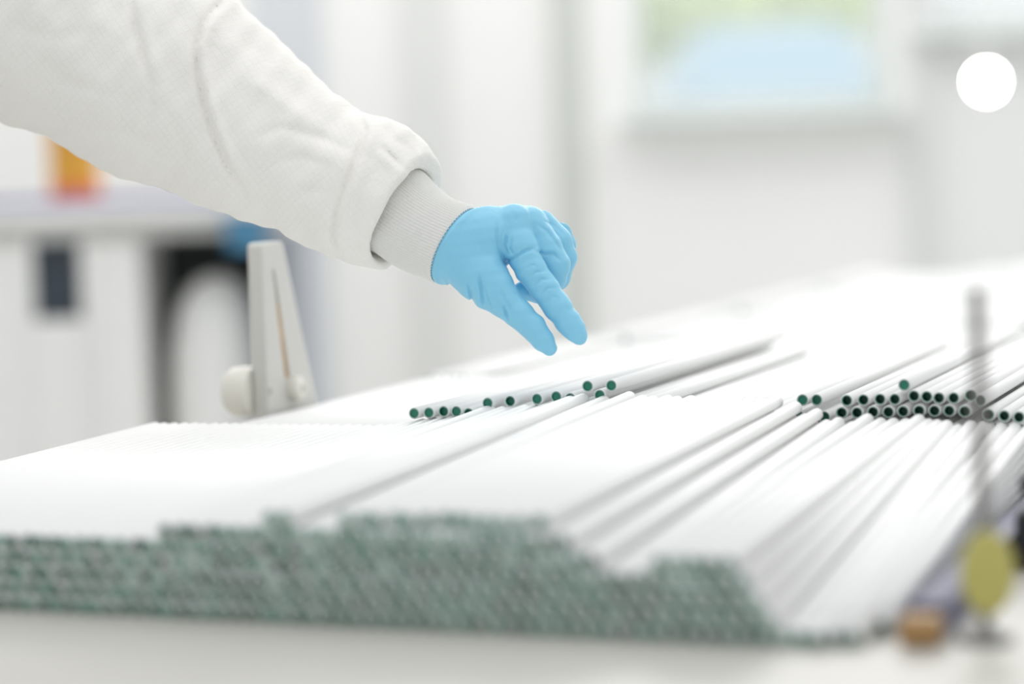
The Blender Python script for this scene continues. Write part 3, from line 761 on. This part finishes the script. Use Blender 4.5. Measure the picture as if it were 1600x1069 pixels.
# ---- sleeve
def sleeve_sdf(P):
    U, V, Wd = P
    a = (U - 700) * A[0] + (V - 380) * A[1] + (Wd - 12) * A[2]
    def ax(t, off=0, w=0): 
        p = np.array((700, 380, 12.)) + A * t + B1 * off; p[2] += w; return tuple(p)
    d = chain(P, [(*ax(-235, -13), 105), (*ax(-292, 2), 111), (*ax(-345, -5), 126), (*ax(-450, 2), 142)], 12)
    d = smin(d, cone(P, (350, 178, 170), (238, 108, 205), 130, 165), 40)
    d = smin(d, cone(P, (238, 112, 210), (60, 0, 250), 165, 190), 40)
    d = smin(d, cone(P, (60, 0, 250), (-190, -70, 300), 190, 150), 40)
    # bunched end of the sleeve
    bl = chain(P, [(*ax(-212, 8), 98), (*ax(-178, 7), 115), (*ax(-150, 7), 114), (*ax(-100, 2), 85)], 10)
    bl = smax(bl, a + 91 + 3 * np.sin(U * .05) , 5)
    d = smin(d, bl, 12)
    front = 1 / (1 + np.exp((Wd - 230) / 30))
    cr = creases(U, V, [
        ([(352, 0), (330, 18), (314, 42), (306, 72), (309, 120), (320, 170), (334, 212), (352, 256), (380, 298)], 11, 4.5, -11),
        ([(200, -30), (208, 30), (222, 85), (236, 140)], 7, 6, -7),
        ([(236, 140), (238, 175), (225, 205)], 4, 9, 0),
        ([(562, 184), (571, 204), (558, 240), (541, 288), (526, 330), (518, 372), (530, 410)], 9, 4.5, -5),
        ([(594, 228), (612, 245), (632, 264)], 6, 4, 4),
        ([(380, 120), (430, 150), (480, 185), (530, 215)], -5, 14, 0),
        ([(400, 215), (440, 200), (500, 215), (555, 240)], 4, 8, 3),
        ([(420, 260), (470, 245), (520, 262)], 3, 7, 0), ([(440, 330), (470, 300), (510, 300)], 3.5, 8, 0), ([(395, 315), (440, 335), (500, 385)], 3, 8, 0),
        ([(60, 90), (100, 130), (180, 150)], 4, 12, 0), ([(120, 200), (190, 205), (260, 240)], 4, 12, 0), ([(20, 40), (80, 60), (150, 50)], 3, 12, 0), ([(250, 160), (280, 210), (300, 270)], 3, 10, 0),
        ([(640, 200), (652, 225), (650, 250)], 5, 6, 0), ([(600, 195), (612, 215), (640, 232)], 4, 6, 0), ([(545, 330), (560, 372), (556, 400)], 4, 5, 0), ([(590, 260), (570, 290), (552, 330)], 4, 6, 3)])
    nz = (2.2 * np.sin(U * .031 + V * .017) * np.sin(V * .043 - Wd * .02) + 1.4 * np.sin(U * .07 - V * .05 + Wd * .03) + .8 * np.sin(U * .13 + V * .11))
    d = d + cr * front * np.exp(-(d / 40) ** 2) + nz
    # hollow mouth
    cav = chain(P, [(*ax(-165, 4), 60), (*ax(-112, 2), 76), (*ax(-60, 0), 84)], 5)
    d = smax(d, -cav, 4)
    return d
slv = sdf_mesh('sleeve', sleeve_sdf, (-330, -280, -110), (715, 450, 480), 3.5, M_fabric, prs, smooth_it=1)
slv['label'] = 'baggy white coverall sleeve with bunched end'

# ---- the rest of the wearer (mostly beyond the frame): coverall body, hood, second arm, boots
sh = to_world([(-190, -70, 300)])[0]                       # left shoulder
hx, hy_ = sh[0] - .20, sh[1] + .06
def body_sdf(P):
    c = lambda a, b, r1, r2, q=None: cone(P, a, b, r1, r2, q)
    d = smin(c((sh[0], sh[1], sh[2] - .02), (hx, hy_, sh[2] + .0), .085, .12), c((hx, hy_, sh[2]), (hx - .20, hy_ + .03, sh[2] - .02), .12, .085), .05)
    tor = smin(c((hx, hy_, sh[2] - .06), (hx, hy_, sh[2] - .36), .16, .165), c((hx - .0, hy_, sh[2] - .36), (hx, hy_, sh[2] - .56), .165, .175), .05)
    d = smin(d, tor, .06)
    d = smin(d, c((hx, hy_, sh[2] + .05), (hx, hy_ - .02, sh[2] + .12), .085, .08), .04)
    d = smin(d, c((hx, hy_ - .02, sh[2] + .20), (hx, hy_ - .01, sh[2] + .27), .105, .112), .05)
    for sx in (-.1, .1):
        leg = smin(c((hx + sx * .9, hy_, sh[2] - .58), (hx + sx * 1.1, hy_ - .01, .50), .115, .085), c((hx + sx * 1.1, hy_ - .01, .50), (hx + sx * 1.15, hy_ + .01, .10), .085, .065), .03)
        d = smin(d, leg, .03)
    rs = (hx - .22, hy_ + .03, sh[2] - .04)
    arm = smin(c(rs, (rs[0] - .05, rs[1], rs[2] - .30), .08, .065), c((rs[0] - .05, rs[1], rs[2] - .30), (rs[0] - .03, rs[1] - .08, rs[2] - .53), .065, .045), .03)
    d = smin(d, arm, .03)
    # face opening of the hood
    d = smax(d, -c((hx + .0, hy_ - .16, sh[2] + .20), (hx, hy_ - .16, sh[2] + .25), .092, .094), .01)
    d = d + .004 * np.sin(P[2] * 40 + P[0] * 25) * np.sin(P[0] * 31 + P[1] * 22)
    return d
cov = sdf_mesh('coverall', body_sdf, (hx - .42, hy_ - .22, .03), (sh[0] + .12, hy_ + .25, sh[2] + .42), .012, M_fabric, prs, world=True)
M_skin = mat('skin', (.62, .40, .30), .5, sss=.1)
def face_sdf(P):
    z0 = sh[2] + .215
    d = cone(P, (hx, hy_ - .035, z0 - .045), (hx, hy_ - .03, z0 + .03), .070, .076)
    d = smin(d, cone(P, (hx, hy_ - .112, z0 - .0), (hx, hy_ - .122, z0 - .03), .008, .013), .015)
    for sx in (-1, 1):
        d = smax(d, -cone(P, (hx + sx * .03, hy_ - .128, z0 + .018), (hx + sx * .034, hy_ - .128, z0 + .018), .017, .017), .012)
    d = smin(d, cone(P, (hx - .018, hy_ - .106, z0 - .058), (hx + .018, hy_ - .106, z0 - .058), .008, .008), .008)
    return d
fc = sdf_mesh('face', face_sdf, (hx - .1, hy_ - .16, sh[2] + .06), (hx + .1, hy_ + .07, sh[2] + .36), .005, M_skin, prs, world=True)
for sx in (-1, 1):
    MB().lathe([(0, -.011), (.006, -.009), (.0095, -.005), (.011, 0), (.0095, .005), (.006, .009), (0, .011)], 16, Matrix.Translation((hx + sx * .031, hy_ - .101, sh[2] + .232))).build('eye', mat('eye_white', (.8, .8, .78), .2), fc, True)
    MB().lathe([(0, .0), (.005, .0), (.0045, .0015), (0, .002)], 16, Matrix.Translation((hx + sx * .031, hy_ - .1115, sh[2] + .232)) @ Matrix.Rotation(math.pi / 2, 4, 'X')).build('iris', mat('brown_iris', (.06, .03, .02), .2), fc, True)
def mask_sdf(P):
    z0 = sh[2] + .16
    o = cone(P, (hx, hy_ - .065, z0 - .012), (hx, hy_ - .072, z0 + .025), .066, .064); i = cone(P, (hx, hy_ - .05, z0 - .012), (hx, hy_ - .055, z0 + .025), .066, .064)
    return smax(smax(o, -i, .003), P[1] - (hy_ - .07), .003)
sdf_mesh('face_mask', mask_sdf, (hx - .09, hy_ - .17, sh[2] + .05), (hx + .09, hy_ + .02, sh[2] + .28), .004, mat('pale_blue_mask', (.55, .70, .80), .8), prs, world=True)
def hand2_sdf(P):
    x, y, z = hx - .30, hy_ - .055, sh[2] - .60
    d = cone(P, (x, y, z + .04), (x - .002, y - .01, z - .045), .032, .036, 1.5)
    for k_, (oy, L_) in enumerate(((-.034, .070), (-.012, .080), (.010, .074), (.030, .058))):
        f1 = cone(P, (x, y + oy, z - .06), (x + .004, y + oy * 1.15, z - .06 - L_ * .55), .0105, .0095); f2 = cone(P, (x + .004, y + oy * 1.15, z - .06 - L_ * .55), (x + .018, y + oy * 1.15, z - .06 - L_), .0095, .007)
        d = smin(d, smin(f1, f2, .003), .005)
    th = smin(cone(P, (x + .005, y - .03, z - .0), (x + .015, y - .055, z - .04), .015, .012), cone(P, (x + .015, y - .055, z - .04), (x + .022, y - .060, z - .07), .012, .008), .004)
    return smin(d, th, .01)
sdf_mesh('glove', hand2_sdf, (hx - .37, hy_ - .15, sh[2] - .77), (hx - .23, hy_ + .03, sh[2] - .50), .004, M_glove, prs, world=True)
for sx in (-.115, .115):
    def boot(P, sx=sx):
        d = smin(cone(P, (hx + sx, hy_ + .02, .05), (hx + sx, hy_ - .13, .035), .05, .038, None), cone(P, (hx + sx, hy_ + .015, .05), (hx + sx, hy_ + .01, .16), .05, .062), .03)
        return smax(d, -(P[2] - .002), .004)
    sdf_mesh('boot', boot, (hx + sx - .09, hy_ - .2, -.02), (hx + sx + .09, hy_ + .1, .22), .008, M_white, prs, world=True)
